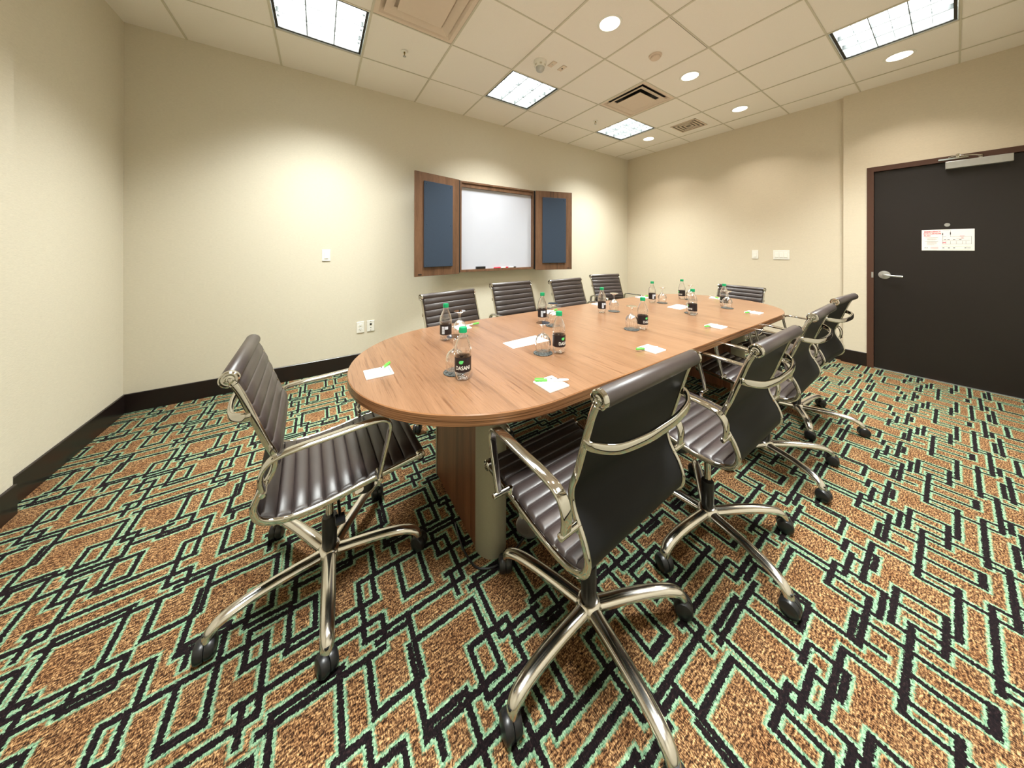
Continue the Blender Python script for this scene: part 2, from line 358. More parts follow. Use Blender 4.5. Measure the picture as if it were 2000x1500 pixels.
# ------------------------------------------------------------------ lay-in fluorescent fixtures
TL = {(1, 1): 'square louvered ceiling light lit at upper left, nearest the left wall', (4, 1): 'square louvered ceiling light lit above the whiteboard cabinet, in mid ceiling',
      (7, 1): 'small-looking square louvered ceiling light near the far corner', (7, 5): 'square louvered ceiling light lit above the door at upper right',
      (4, 5): 'square louvered ceiling light behind the camera, mid row', (1, 5): 'square louvered ceiling light behind the camera, left row'}
def troffer(u, v):
    x0, x1, y0, y1 = cell(u, v); cx, cy = (x0 + x1) / 2, (y0 + y1) / 2; a = T / 2 - 0.0078
    t = thing('ceiling_light', TL[(u, v)], 'ceiling light', (cx, cy, H), 0, 'recessed louvered ceiling lights')
    bm = bmesh.new(); h = 0.10
    for s in (-1, 1):
        box(bm, min(s * a, s * (a - 0.004)), max(s * a, s * (a - 0.004)), -a, a, 0, h); box(bm, -a, a, min(s * a, s * (a - 0.004)), max(s * a, s * (a - 0.004)), 0, h)
    obj('housing', bm, LOUV, t)
    bm = bmesh.new()
    b = a - 0.022
    for s in (-1, 1):
        box(bm, min(s * (a - 0.005), s * b), max(s * (a - 0.005), s * b), -a + .005, a - .005, 0.006, 0.012); box(bm, -b, b, min(s * (a - 0.005), s * b), max(s * (a - 0.005), s * b), 0.006, 0.012)
    obj('frame', bm, DARKGAP, t)
    bm = bmesh.new(); box(bm, -a, a, -a, a, h, h + 0.008); obj('lamp_panel', bm, LAMP, t)
    bm = bmesh.new()
    for k in (-1, 1):
        box(bm, k * b / 3 - 0.0030, k * b / 3 + 0.0030, -b, b, 0.008, 0.045)
        box(bm, -b, b, k * b / 3 - 0.0022, k * b / 3 + 0.0022, 0.008, 0.045)
    for k in (-2, 0, 2): box(bm, -b, b, k * b / 3 - 0.001, k * b / 3 + 0.001, 0.030, 0.045)
    obj('louver', bm, LOUVB, t)
    l = area_light('lamp', 0, 0, 0.062, 0.52, TROFFER_W, TROFFER_COL, 104); l.parent = t
for u, v in TROFF: troffer(u, v)

DL = [((2.743, -2.099), 'large-looking round recessed downlight at top centre'), ((3.962, -2.099), 'round recessed downlight beyond the smoke detector'),
      ((5.180, -2.099), 'round recessed downlight beside the small return grille'), ((5.165, -0.880), 'tiny-looking round recessed downlight in the far corner'),
      ((5.180, -3.318), 'round recessed downlight below the light above the door'), ((1.524, -2.099), 'round recessed downlight above the camera')]
for (x, y), lab in DL:
    t = thing('downlight', lab, 'downlight', (x, y, H), 0, 'round recessed downlights')
    bm = bmesh.new(); lathe(bm, [(0.082, -0.0015), (0.092, -0.0025), (0.094, -0.0001), (0.082, -0.0001)], 40); obj('trim_ring', bm, WHITEP, t, True)
    bm = bmesh.new(); lathe(bm, [(0.0, -0.004), (0.05, -0.0035), (0.082, -0.001)], 40); obj('lens', bm, WARM, t, True)
    l = area_light('lamp', 0, 0, -0.012, 0.15, DOWN_W, DOWN_COL, 110, 'DISK'); l.parent = t

# supply diffusers
def sq_frustum(bm, a0, z0, a1, z1, th=0.003):
    def ring(a, z): return [bm.verts.new(p) for p in ((-a, -a, z), (a, -a, z), (a, a, z), (-a, a, z))]
    A, B, D, E = ring(a0, z0), ring(a1, z1), ring(a1 - th, z1 + th), ring(a0 - th, z0 + th)
    for P, Q in ((A, B), (B, D), (D, E), (E, A)):
        for k in range(4): bm.faces.new((P[k], P[(k + 1) % 4], Q[(k + 1) % 4], Q[k]))
for (u, v), lab in zip(DIFF, ('large square stepped air diffuser at top left, cut by the picture edge', 'square stepped air diffuser above the far half of the table')):
    x0, x1, y0, y1 = cell(u, v)
    t = thing('air_diffuser', lab, 'air vent', ((x0 + x1) / 2, (y0 + y1) / 2, H), 0, 'square stepped air diffusers'); a = T / 2 - 0.0078
    bm = bmesh.new(); sq_frustum(bm, a, -0.001, a - 0.030, -0.002); sq_frustum(bm, a - 0.030, -0.002, a - 0.065, 0.024); obj('outer_frame', bm, IVORY, t)
    bm = bmesh.new(); sq_frustum(bm, a - 0.060, -0.006, a - 0.118, 0.014); obj('middle_cone', bm, IVORY, t)
    bm = bmesh.new(); sq_frustum(bm, a - 0.135, -0.012, a - 0.150, 0.0); box(bm, -a + .138, a - .138, -a + .138, a - .138, -0.013, -0.009); obj('centre_plate', bm, IVORY, t)
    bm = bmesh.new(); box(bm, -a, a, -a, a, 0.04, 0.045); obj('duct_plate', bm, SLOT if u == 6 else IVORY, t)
# return grille
t = thing('return_grille', 'small white louvered return air grille in the ceiling near the right wall', 'air vent', (5.165, -1.49, H))
bm = bmesh.new(); a = 0.17
for k in range(4):
    q = a - k * 0.04
    for s in (-1, 1):
        box(bm, min(s * q, s * (q - 0.016)), max(s * q, s * (q - 0.016)), -q, q, -0.008, -0.001); box(bm, -q, q, min(s * q, s * (q - 0.016)), max(s * q, s * (q - 0.016)), -0.0081, -0.001)
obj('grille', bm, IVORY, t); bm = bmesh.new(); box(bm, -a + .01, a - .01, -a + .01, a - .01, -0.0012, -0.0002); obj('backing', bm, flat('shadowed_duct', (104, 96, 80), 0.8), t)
# smoke detector strobe, small disc detector, sensor plates, sprinklers
t = thing('strobe_detector', 'white dome strobe detector hanging from the ceiling near mid picture', 'smoke detector', (2.583, -1.434, H))
bm = bmesh.new(); lathe(bm, [(0.058, 0), (0.058, -0.018), (0.050, -0.03), (0.048, -0.052), (0.042, -0.058)][::-1], 28); obj('housing', bm, WHITEP, t, True)
bm = bmesh.new(); lathe(bm, [(0.0, -0.10), (0.02, -0.097), (0.036, -0.083), (0.042, -0.058)], 24); obj('lens', bm, SATIN, t, True)
for k in range(6):
    b_ = bmesh.new(); box(b_, 0.0478, 0.0506, -0.010, 0.010, -0.049, -0.034); b_.transform(Matrix.Rotation(k * PI / 3, 4, 'Z')); obj('vent_slot', b_, GRID, t)
for (x, y), lab, blk in (((2.700, -1.470), 'small cream sensor plate beside the dome detector', 0), ((2.818, -1.474), 'small cream sensor plate with a dark dot', 1)):
    t = thing('sensor_plate', lab, 'sensor plate', (x, y, H), 0.0)
    obj('plate', bbox(-0.024, 0.024, -0.045, 0.045, -0.006, -0.0002, 0.002, 1), IVORY, t)
    bm = bmesh.new(); lathe(bm, [(0.008, -0.008), (0.008, -0.005)], 12); obj('sensor', bm, SLOT if blk else GRID, t)
t = thing('smoke_detector', 'flat round white smoke detector between two downlights', 'smoke detector', (3.378, -2.085, H))
bm = bmesh.new(); lathe(bm, [(0.0, -0.034), (0.03, -0.033), (0.040, -0.028), (0.042, -0.020)], 28); obj('cover', bm, IVORY, t, True)
bm = bmesh.new(); lathe(bm, [(0.040, -0.021), (0.040, -0.013), (0.052, -0.012), (0.056, -0.0002)], 28); obj('base', bm, IVORY, t, True)
for (x, y), lab in (((1.519, -0.871), 'brass sprinkler head in the tile right of the left ceiling light'), ((3.975, -0.855), 'brass sprinkler head beside the far square ceiling light')):
    t = thing('sprinkler', lab, 'sprinkler', (x, y, H), 0, 'ceiling sprinkler heads')
    bm = bmesh.new(); lathe(bm, [(0.030, -0.002), (0.027, -0.006), (0.014, -0.007)][::-1], 20); obj('escutcheon', bm, WHITEP, t, True)
    bm = bmesh.new(); lathe(bm, [(0.007, -0.020), (0.006, -0.003)], 10)
    for s in (-1, 1): sweep(bm, catmull([(0, s * 0.006, -0.018), (0, s * 0.013, -0.028), (0, s * 0.002, -0.044)], 4), csec(0.002, 6), (1, 0, 0))
    obj('body', bm, flat('brass', (150, 130, 80), 0.3, 0.9), t, True)
    bm = bmesh.new(); lathe(bm, [(0.014, -0.047), (0.014, -0.045)], 14); obj('deflector', bm, SATIN, t)

# ------------------------------------------------------------------ wall plates
def plate(name, label, cat, loc, rz, w_, rockers):
    """local: front faces -Y"""
    t = thing(name, label, cat, loc, rz)
    obj('plate', bbox(-w_ / 2, w_ / 2, -0.006, 0, -0.059, 0.059, 0.0025, 2), WHITEP, t)
    for k in range(rockers):
        x = (k - (rockers - 1) / 2) * 0.046
        bm = bbox(x - 0.016, x + 0.016, -0.0105, -0.005, -0.033, 0.033, 0.0015, 1)
        for v in bm.verts:
            if v.co.z > 0 and v.co.y < -0.007: v.co.y += 0.003
        obj('rocker', bm, WHITEP, t)
    return t
plate('light_switch', 'single white light switch on the long wall left of the cabinet', 'light switch', (0.964, 0, 1.196), 0, 0.072, 1)
plate('light_switch', 'narrow single white switch on the right wall', 'light switch', (XR, -2.047, 1.194), -PI / 2, 0.072, 1)
plate('light_switch', 'wide white plate with three switches on the right wall', 'light switch', (XR, -2.327, 1.192), -PI / 2, 0.165, 3)
t = plate('power_outlet', 'white two-socket power outlet low on the long wall', 'power outlet', (1.271, 0, 0.423), 0, 0.072, 0)
for z in (-0.021, 0.021):
    bm = bmesh.new(); lathe(bm, [(0.015, 0), (0.0165, 0.003)], 20, axis='Y'); bm.transform(Matrix.Translation((0, -0.0085, z))); o = obj('socket', bm, WHITEP, t)
    bm = bmesh.new(); box(bm, -0.008, -0.006, -0.0092, -0.0084, z, z + 0.009); box(bm, 0.006, 0.008, -0.0092, -0.0084, z, z + 0.008); lathe(bm, [(0.003, 0), (0.003, 0.001)], 8, 0, -0.0092, z - 0.008, 'Y'); obj('slots', bm, SLOT, o)
t = plate('cable_outlet', 'white cable wall plate with a black jack, right of the power outlet', 'wall outlet', (1.369, 0, 0.425), 0, 0.072, 0)
bm = bmesh.new(); box(bm, -0.009, 0.009, -0.009, -0.005, 0.010, 0.028); obj('jack', bm, SLOT, t)
for z in (-0.018, 0.045, -0.045):
    bm = bmesh.new(); lathe(bm, [(0.004, 0), (0.004, 0.003)], 10, 0, -0.008, z, 'Y'); obj('screw', bm, DARKGAP, t)

# ------------------------------------------------------------------ whiteboard cabinet
t = thing('whiteboard_cabinet', 'open walnut wall cabinet with whiteboard inside and blue padded doors', 'whiteboard cabinet', (2.931, 0, 0.972))
w2, hh, dp, fr = 0.576, 1.148, 0.10, 0.022
bm = bmesh.new(); box(bm, -w2, -w2 + fr, -dp, 0, 0, hh); box(bm, w2 - fr, w2, -dp, 0, 0, hh); box(bm, -w2 + fr, w2 - fr, -dp, 0, 0, fr); box(bm, -w2 + fr, w2 - fr, -dp, 0, hh - fr, hh)
obj('cabinet_frame', bm, CABW, t)
bm = bmesh.new(); box(bm, -w2 + fr, w2 - fr, -0.055, -0.03, fr, hh - fr); obj('whiteboard', bm, BOARD, t)
bm = bmesh.new(); box(bm, -w2 + fr, w2 - fr, -0.085, -0.055, hh - fr - 0.05, hh - fr); obj('top_valance', bm, CABW, t)
bm = bmesh.new(); box(bm, -w2 + fr, w2 - fr, -0.095, -0.055, fr, fr + 0.006); obj('marker_ledge', bm, CABW, t)
bm = bmesh.new(); box(bm, -w2 - 0.023, -w2, -0.106, -0.04, 0, hh); obj('hinge_strip', bm, BLACKP, t)
bm = bmesh.new(); box(bm, w2, w2 + 0.014, -0.106, -0.04, 0, hh); obj('hinge_strip', bm, BLACKP, t)
def cab_door(s, hx, hy, ang):
    """hinge at (hx,hy) cabinet-local; door runs outward (s=-1 left, +1 right) swung forward by ang"""
    d = bpy.data.objects.new('door', None); C.objects.link(d); d.parent = t; d.location = (hx, hy, -0.016); d.rotation_euler = (0, 0, -s * ang)
    W_ = 0.588
    x0, x1 = sorted((0, s * W_))
    obj('door_panel', bbox(x0, x1, -0.018, 0, 0, 1.165, 0.0015, 1), CABW, d)
    p0, p1 = sorted((s * 0.105, s * (W_ - 0.105)))
    obj('padded_panel', bbox(p0, p1, -0.034, -0.018, 0.10, 1.07, 0.004, 2), NAVY, d)
    bm = bmesh.new()
    for x in (p0 + 0.03, p1 - 0.03):
        for z in (0.13, 0.585, 1.04): lathe(bm, [(0.0, -0.004), (0.006, -0.003), (0.008, 0.0005)], 10, x, -0.034, z, 'Y')
    obj('buttons', bm, NAVY, d, True)
    x = s * (W_ - 0.06); bm = bmesh.new(); box(bm, x - 0.02, x + 0.02, -0.022, -0.018, 0.018, 0.026); obj('catch', bm, BLACKP, d)
    bm = bmesh.new(); box(bm, min(0, -s * 0.022), max(0, -s * 0.022), 0.001, 0.010, 0.01, 1.155); obj('hinge', bm, BLACKP, d)
cab_door(-1, -w2 - 0.024, -0.108, math.radians(14))
cab_door(1, w2 + 0.016, -0.108, math.radians(17))
led = 0.972 + fr + 0.006
bm = bbox(-0.065, 0.065, -0.017, 0.017, 0, 0.032, 0.004, 2); o = tag(obj('whiteboard_eraser', bm, BLACKP), 'black felt eraser on the whiteboard ledge', 'eraser'); o.location = (2.655, -0.074, led + 0.001)
def marker(x, y, col, capc, label, z=led):
    t = thing('marker', label, 'marker', (x, y, z + 0.008), 0, 'markers on the whiteboard ledge')
    bm = bmesh.new(); lathe(bm, [(0.007, -0.045), (0.008, -0.043), (0.008, 0.02)], 12, axis='X'); obj('barrel', bm, col, t, True)
    bm = bmesh.new(); lathe(bm, [(0.0088, 0.02), (0.0088, 0.055), (0.006, 0.062)], 12, axis='X'); obj('cap', bm, capc, t, True)
marker(2.90, -0.068, RED, RED, 'red marker at the left of the ledge markers'); marker(3.02, -0.068, WHITEP, RED, 'white marker with red cap on the ledge'); marker(3.15, -0.068, WHITEP, INK, 'white marker with black cap, rightmost on the ledge')

# ------------------------------------------------------------------ door
t = thing('door_1', 'dark espresso flush door with lever handle and closer', 'door', (XD, -3.57, 0)); t['kind'] = 'structure'
bm = bmesh.new(); box(bm, 0.012, 0.056, -0.455, 0.457, 0.008, DZ - 0.004); obj('door_leaf', bm, DOORM, t)
bm = bmesh.new(); box(bm, -0.012, 0.06, 0.46, 0.508, 0, 2.145); box(bm, -0.012, 0.06, -0.508, -0.46, 0, 2.145); box(bm, -0.012, 0.06, -0.46, 0.46, DZ, 2.145); obj('door_frame', bm, DOORF, t)
bm = bmesh.new(); box(bm, 0.0, 0.06, -0.46, 0.46, 0, 0.006); obj('gap_light_strip', bm, SATIN, t)  # pale metallic strip stands in for light showing under the door
bm = bmesh.new(); box(bm, 0.058, 0.068, -0.5, 0.5, 0, 2.14); obj('corridor_panel', bm, SLOT, t)
bm = bmesh.new(); lathe(bm, [(0.043, -0.006), (0.041, -0.014), (0.026, -0.018)][::-1], 28, 0.012 + 0.006, 0.389, 0.998, 'X'); r_ = obj('door_rose', bm, SATIN, t, True)
bm = bmesh.new(); sweep(bm, catmull([(-0.002, 0.389, 0.998), (-0.035, 0.389, 0.998), (-0.052, 0.375, 0.998), (-0.052, 0.33, 0.994), (-0.05, 0.265, 0.990)], 5), rsec(0.018, 0.014), (0, 0, 1)); obj('door_lever', bm, SATIN, t, True)
bm = bmesh.new(); box(bm, -0.0135, -0.0115, 0.462, 0.476, 0.965, 1.025); obj('strike_plate', bm, SATIN, t)
bm = bmesh.new(); lathe(bm, [(0.005, -0.002), (0.016, -0.003), (0.018, 0.004)], 20, 0.010, 0.011, 1.50, 'X'); obj('peephole', bm, SATIN, t, True)
clo = obj('door_closer', bbox(-0.040, 0.012, -0.314, 0.022, 2.022, 2.090, 0.004, 2), SATIN, t)
bm = bmesh.new(); sweep(bm, catmull([(-0.012, -0.16, 2.094), (-0.04, -0.15, 2.112), (-0.055, -0.08, 2.125), (-0.04, -0.03, 2.132), (-0.02, 0.0, 2.128)], 4), rsec(0.008, 0.02), (0, 0, 1))
lathe(bm, [(0.014, 2.09), (0.014, 2.118)], 12, -0.015, -0.16); lathe(bm, [(0.012, 2.118), (0.014, 2.128), (0.010, 2.150), (0.0, 2.155)], 12, -0.035, -0.045); box(bm, -0.03, -0.012, -0.10, 0.06, 2.108, 2.122); obj('closer_arm', bm, CHROME, t, True)
# evacuation sign
sg = thing('evacuation_sign', 'white emergency evacuation plan sign with floor map on the door', 'sign', (XD + 0.0117, -3.5585, 1.357), -PI / 2)
obj('board', bbox(-0.1435, 0.1435, -0.004, 0, -0.10, 0.10, 0.001, 1), flat('sign_white', (244, 236, 232), 0.4), sg)
def sign_text(s, size, x, z, mat, bold=0.0006, name='lettering'):
    bm = text_mesh(s, size, bold); bm.transform(Matrix.Translation((x, -0.0046, z)) @ Matrix.Rotation(PI / 2, 4, 'X')); obj(name, bm, mat, sg)
sign_text('EMERGENCY', 0.0165, -0.082, 0.080, RED); sign_text('EVACUATION', 0.0158, -0.082, 0.061, RED); sign_text('PLAN', 0.0150, -0.112, 0.042, RED)
MI = 0; bm = bmesh.new()
def ln(x0, z0, x1, z1, th=0.0012): box(bm, min(x0, x1) - th / 2, max(x0, x1) + th / 2, -0.0048, -0.0041, min(z0, z1) - th / 2, max(z0, z1) + th / 2, MI)
for z, x1 in ((0.026, -0.05), (0.014, -0.06), (0.008, -0.055), (0.001, -0.065), (-0.012, -0.05), (-0.02, -0.06), (-0.027, -0.056), (-0.036, -0.06), (-0.044, -0.07)): ln(-0.125 if z in (0.026, -0.012) else -0.112, z, x1, z, 0.0014 if z in (0.026, -0.012) else 0.001)
for x, z in ((-0.022, 0.085), (-0.022, 0.03), (0.014, 0.085), (0.014, 0.03)): pass
ln(-0.024, 0.068, -0.024, -0.040); ln(-0.024, -0.040, 0.128, -0.040); ln(0.128, -0.040, 0.128, 0.030); ln(0.018, 0.030, 0.128, 0.030); ln(0.018, 0.088, 0.018, 0.030); ln(-0.024, 0.088, 0.010, 0.088); ln(-0.024, 0.03, -0.006, 0.03)
for x in (-0.006, 0.018, 0.05, 0.082, 0.100): ln(x, -0.04, x, -0.012)
ln(-0.024, -0.006, 0.12, -0.006); ln(0.05, 0.012, 0.09, 0.012); ln(0.018, 0.07, 0.018, 0.052, 0.005); ln(-0.024, 0.062, -0.024, 0.05, 0.005)
for x in (-0.015, 0.004, 0.034, 0.066): ln(x, 0.004, x + 0.008, 0.004, 0.004)
MI = 1; ln(-0.09, -0.075, -0.05, -0.075, 0.004); ln(-0.09, -0.067, -0.05, -0.067, 0.001); ln(-0.09, -0.083, -0.05, -0.083, 0.001); ln(0.07, 0.036, 0.09, 0.036, 0.004); ln(0.078, 0.018, 0.084, 0.018, 0.006); ln(-0.02, -0.025, -0.010, -0.025, 0.010)
MI = 2; ln(-0.03, -0.062, 0.128, -0.062, 0.001); ln(-0.03, -0.088, 0.128, -0.088, 0.001)
MI = 0
for x in (-0.022, 0.008, 0.036, 0.095): ln(x, -0.075, x + 0.004, -0.075, 0.006)
ln(0.108, -0.075, 0.122, -0.075, 0.003); obj('printed_map', bm, [INK, PINK, MINTP], sg)
sign_text('A.2', 0.014, -0.118, -0.074, INK, 0.0003)

# ------------------------------------------------------------------ table
TX0, TX1, TY, TR, TZ = 1.612, 3.955, -2.208, 0.610, 0.740
t = thing('conference_table', 'long oval walnut conference table on panel pedestals', 'table', ((TX0 + TX1) / 2, TY, 0))
cx0, cx1 = -(TX1 - TX0) / 2, (TX1 - TX0) / 2
def oval(r, z):
    pts = []
    for k in range(41): a = PI / 2 + PI * k / 40; pts.append((cx0 + r * math.cos(a), r * math.sin(a), z))
    for k in range(41): a = -PI / 2 + PI * k / 40; pts.append((cx1 + r * math.cos(a), r * math.sin(a), z))
    return pts
bm = bmesh.new(); rings = [[bm.verts.new(p) for p in oval(r, z)] for r, z in ((TR - 0.003, TZ - 0.040), (TR, TZ - 0.037), (TR, TZ - 0.003), (TR - 0.003, TZ))]
for a, b in zip(rings, rings[1:]):
    for k in range(len(a)): bm.faces.new((a[k], a[(k + 1) % len(a)], b[(k + 1) % len(a)], b[k]))
bm.faces.new(rings[0][::-1]); tf = bm.faces.new(rings[-1])
for f in bm.faces: f.material_index = 1
tf.material_index = 0
obj('tabletop', bm, [TABLEW, EDGEW], t, 30)
for s in (-1, 1):
    xc = (1.518 - (TX0 + TX1) / 2) if s < 0 else (4.03 - (TX0 + TX1) / 2)
    p = bpy.data.objects.new('pedestal', None); C.objects.link(p); p.parent = t; p.location = (xc, 0, 0)
    bm = bmesh.new(); box(bm, -0.0625, 0.0625, -0.25, 0.25, 0, TZ - 0.041); obj('wood_panel', bm, PEDW, p)
    for e in (-1, 1):
        bm = bmesh.new(); n = 20; lo = []; hi = []
        for k in range(n + 1):
            a = PI * k / n; x = 0.067 * math.cos(a); y = e * (0.25 + 0.085 * math.sin(a)); lo.append(bm.verts.new((x, y, 0))); hi.append(bm.verts.new((x, y, TZ - 0.041)))
        for k in range(n): bm.faces.new((lo[k], lo[k + 1], hi[k + 1], hi[k]))
        bm.faces.new((lo[n], lo[0], hi[0], hi[n])); bm.faces.new(lo); bm.faces.new(hi)
        obj('rounded_end', bm, SILVER, p, 30)
# cable and floor box by the near pedestal
bm = bmesh.new(); sweep(bm, catmull([(1.425, -2.30, 0.005), (1.415, -2.36, 0.005), (1.408, -2.45, 0.005), (1.43, -2.54, 0.005), (1.52, -2.572, 0.005), (1.64, -2.54, 0.006)], 8), csec(0.004, 8), (0, 0, 1))
tag(obj('power_cable', bm, BLACKP, None, True), 'thin black cable curling round the foot of the near pedestal', 'cable')
t = thing('floor_outlet', 'dark floor power outlet with white plugs under the near chair', 'floor outlet', (1.70, -2.50, 0))
bm = bmesh.new(); lathe(bm, [(0.06, 0), (0.06, 0.008), (0.052, 0.012)], 24); obj('ring', bm, SATIN, t, True)
for x, y in ((0.02, -0.03), (0.06, 0.03)): obj('plug', bbox(x - 0.014, x + 0.014, y - 0.014, y + 0.014, 0.012, 0.045, 0.003, 1), WHITEP, t)

# ------------------------------------------------------------------ chairs
PROF = [(-0.252, 0.893), (-0.230, 0.850), (-0.203, 0.773), (-0.174, 0.690), (-0.152, 0.632), (-0.158, 0.588), (-0.188, 0.535), (-0.200, 0.490), (-0.182, 0.452), (-0.132, 0.430), (-0.06, 0.424), (0.02, 0.430), (0.10, 0.441), (0.19, 0.450), (0.285, 0.461)]
def chair_proto():
    t = thing('office_chair', '', 'chair')
    pr = catmull([(x, 0, z) for x, z in PROF], 12)
    # arclength
    L = [0.0]
    for a, b in zip(pr, pr[1:]): L.append(L[-1] + (b - a).length)
    isplit = min(range(len(pr)), key=lambda i: (pr[i] - Vector((-0.150, 0, 0.443))).length)
    def at(s):
        for i in range(len(pr) - 1):
            if L[i + 1] >= s:
                f = (s - L[i]) / (L[i + 1] - L[i]); p = pr[i].lerp(pr[i + 1], f)
                a_ = pr[max(i - 1, 0)]; b_ = pr[min(i + 2, len(pr) - 1)]
                return p, (b_ - a_).normalized()
        return pr[-1], (pr[-1] - pr[-2]).normalized()
    W = 0.219
    def pad(s0, s1, rib, amp=0.0085):
        bm = bmesh.new(); RS = [0, 0.05, 0.13, 0.27, 0.5, 0.73, 0.87, 0.95]; per = 8; nr = max(1, round((s1 - s0) / rib)); n = nr * per
        ys = [-W, -W * 0.985, -W * 0.94, -W * 0.5, 0, W * 0.5, W * 0.94, W * 0.985, W]; ed = [0.0, 0.55, 1, 1, 1, 1, 1, 0.55, 0.0]
        F, B = [], []
        for i in range(n + 1):
            uu = RS[i % per]; s = s0 + (s1 - s0) * (i // per + uu) / nr; p, tg = at(min(s, L[-1])); nm = Vector((-tg.z, 0, tg.x))    # towards the sitter
            if nm.dot(Vector((0.6, 0, 0.8))) < 0 : nm = -nm
            puff = 0.0055 + amp * abs(math.sin(PI * uu)) ** 0.38
            F.append([bm.verts.new(p + nm * (0.001 + (puff + (0.0015 * math.cos(y / W * PI / 2))) * e) + Vector((0, y, 0))) for y, e in zip(ys, ed)])
            B.append([bm.verts.new(p - nm * 0.003 + Vector((0, y, 0))) for y in ys])
        m = len(ys)
        for i in range(n):
            for j in range(m - 1):
                bm.faces.new((F[i][j], F[i + 1][j], F[i + 1][j + 1], F[i][j + 1])); f = bm.faces.new((B[i][j], B[i][j + 1], B[i + 1][j + 1], B[i + 1][j])); f.material_index = 1
            bm.faces.new((F[i][0], B[i][0], B[i + 1][0], F[i + 1][0])); bm.faces.new((F[i][-1], F[i + 1][-1], B[i + 1][-1], B[i][-1]))
        for i in (0, n):
            for j in range(m - 1): bm.faces.new((F[i][j], F[i][j + 1], B[i][j + 1], B[i][j]))
        return bm
    Lt = L[-1]; Ls = L[isplit]
    bk = obj('backrest', pad(0.012, Ls, 0.046, 0.0075), [LEATHER, BLACKBACK], t, 55)
    st = obj('seat', pad(Ls, Lt - 0.012, 0.043), [LEATHER, BLACKBACK], t, 55)
    for nm, par, (x, z), r in (('head_roll', bk, PROF[0], 0.0228), ('front_roll', st, PROF[-1], 0.018)):
        bm = bmesh.new(); lathe(bm, [(r * 0.9, -0.222), (r, -0.219), (r, 0.219), (r * 0.9, 0.222)], 24, x, 0, z, 'Y'); obj(nm, bm, LEATHER, par, 50)
        for s in (-1, 1):
            bm = bmesh.new(); pf = [(r * 1.02, 0.220), (r * 1.02, 0.231), (r * 0.88, 0.234), (r * 0.80, 0.226), (r * 0.60, 0.226), (r * 0.54, 0.234), (r * 0.36, 0.235), (r * 0.30, 0.229), (r * 0.18, 0.229), (0.0, 0.233)]
            lathe(bm, [(a, s * b) for a, b in pf], 24, x, 0, z, 'Y'); obj('end_cap', bm, CHROME, par, 35)
    for s in (-1, 1):
        bm = bmesh.new(); sweep(bm, [p + Vector((0, s * 0.2265, 0)) for p in pr], rsec(0.012, 0.019, 3, 0.45), (0, 1, 0)); obj('side_rail', bm, CHROME, t, 50)
    # arms: flat polished loops
    for s in (-1, 1):
        arm = [(-0.172, 0.560), (-0.180, 0.600), (-0.172, 0.635), (-0.145, 0.655), (-0.09, 0.663), (0.0, 0.667), (0.10, 0.672), (0.145, 0.668), (0.165, 0.645), (0.160, 0.60), (0.146, 0.54), (0.132, 0.478)]
        bm = bmesh.new(); sweep(bm, catmull([(x, s * 0.272, z) for x, z in arm], 5), rsec(0.032, 0.013, 3, 0.45), (0, 1, 0), lambda u: (1.0 if u < 0.6 else 1.0 - 0.35 * (u - 0.6) / 0.4, 1))
        a_ = obj('armrest', bm, CHROME, t, 50)
        for x, z in ((-0.174, 0.566), (0.132, 0.472)):
            bm = bmesh.new(); y0, y1 = sorted((s * 0.232, s * 0.292)); lathe(bm, [(0.006, y0), (0.009, y0 + 0.003), (0.009, y1 - 0.003), (0.006, y1)], 14, x, 0, z, 'Y')
            sweep(bm, [(x, s * 0.2265, z), (x + 0.0, s * 0.2265, z - 0.02)], csec(0.008, 8), (0, 1, 0)); obj('arm_bolt', bm, CHROME, a_, 40)
    # rear spreader bowed out behind the back
    bm = bmesh.new(); sweep(bm, catmull([(-0.205, -0.228, 0.775), (-0.226, -0.222, 0.773), (-0.256, -0.17, 0.764), (-0.270, -0.08, 0.760), (-0.272, 0, 0.759), (-0.270, 0.08, 0.760), (-0.256, 0.17, 0.764), (-0.226, 0.222, 0.773), (-0.205, 0.228, 0.775)], 6), rsec(0.026, 0.014, 3, 0.45), (0, 0, 1)); obj('back_stretcher', bm, CHROME, t, 50)
    # seat stretchers
    bm = bmesh.new()
    for x in (-0.075, 0.075): sweep(bm, catmull([(x, -0.226, 0.424), (x * 0.8, -0.12, 0.392), (x * 0.5, 0, 0.380), (x * 0.8, 0.12, 0.392), (x, 0.226, 0.424)], 5), rsec(0.02, 0.028, 3, 0.4), (0, 0, 1))
    obj('seat_stretcher', bm, ALU, t, 50)
    mm = obj('tilt_mechanism', bbox(-0.075, 0.115, -0.045, 0.045, 0.325, 0.382, 0.012, 3), BLACKP, t)
    bm = bmesh.new(); lathe(bm, [(0.028, 0.256), (0.035, 0.262), (0.037, 0.285), (0.028, 0.298), (0.026, 0.345)], 20, 0.125, 0); obj('tension_knob', bm, BLACKP, mm, 40)
    bm = bmesh.new(); sweep(bm, [(0.02, -0.03, 0.345), (0.02, -0.14, 0.345), (0.02, -0.20, 0.338)], csec(0.005, 8), (0, 0, 1)); box(bm, 0.006, 0.034, -0.225, -0.185, 0.331, 0.341); obj('height_lever', bm, BLACKP, mm)
    bm = bmesh.new(); lathe(bm, [(0.022, 0.075), (0.025, 0.08), (0.026, 0.205), (0.024, 0.212)], 20); cl = obj('lift_column', bm, BLACKP, t, 40)
    bm = bmesh.new(); lathe(bm, [(0.0135, 0.20), (0.0135, 0.335)], 16); obj('piston', bm, CHROME, cl, 40)
    # star base
    bm = bmesh.new(); lathe(bm, [(0.030, 0.050), (0.044, 0.056), (0.044, 0.080), (0.034, 0.094), (0.027, 0.098)], 25); hb = obj('base_hub', bm, ALU, t, 40)
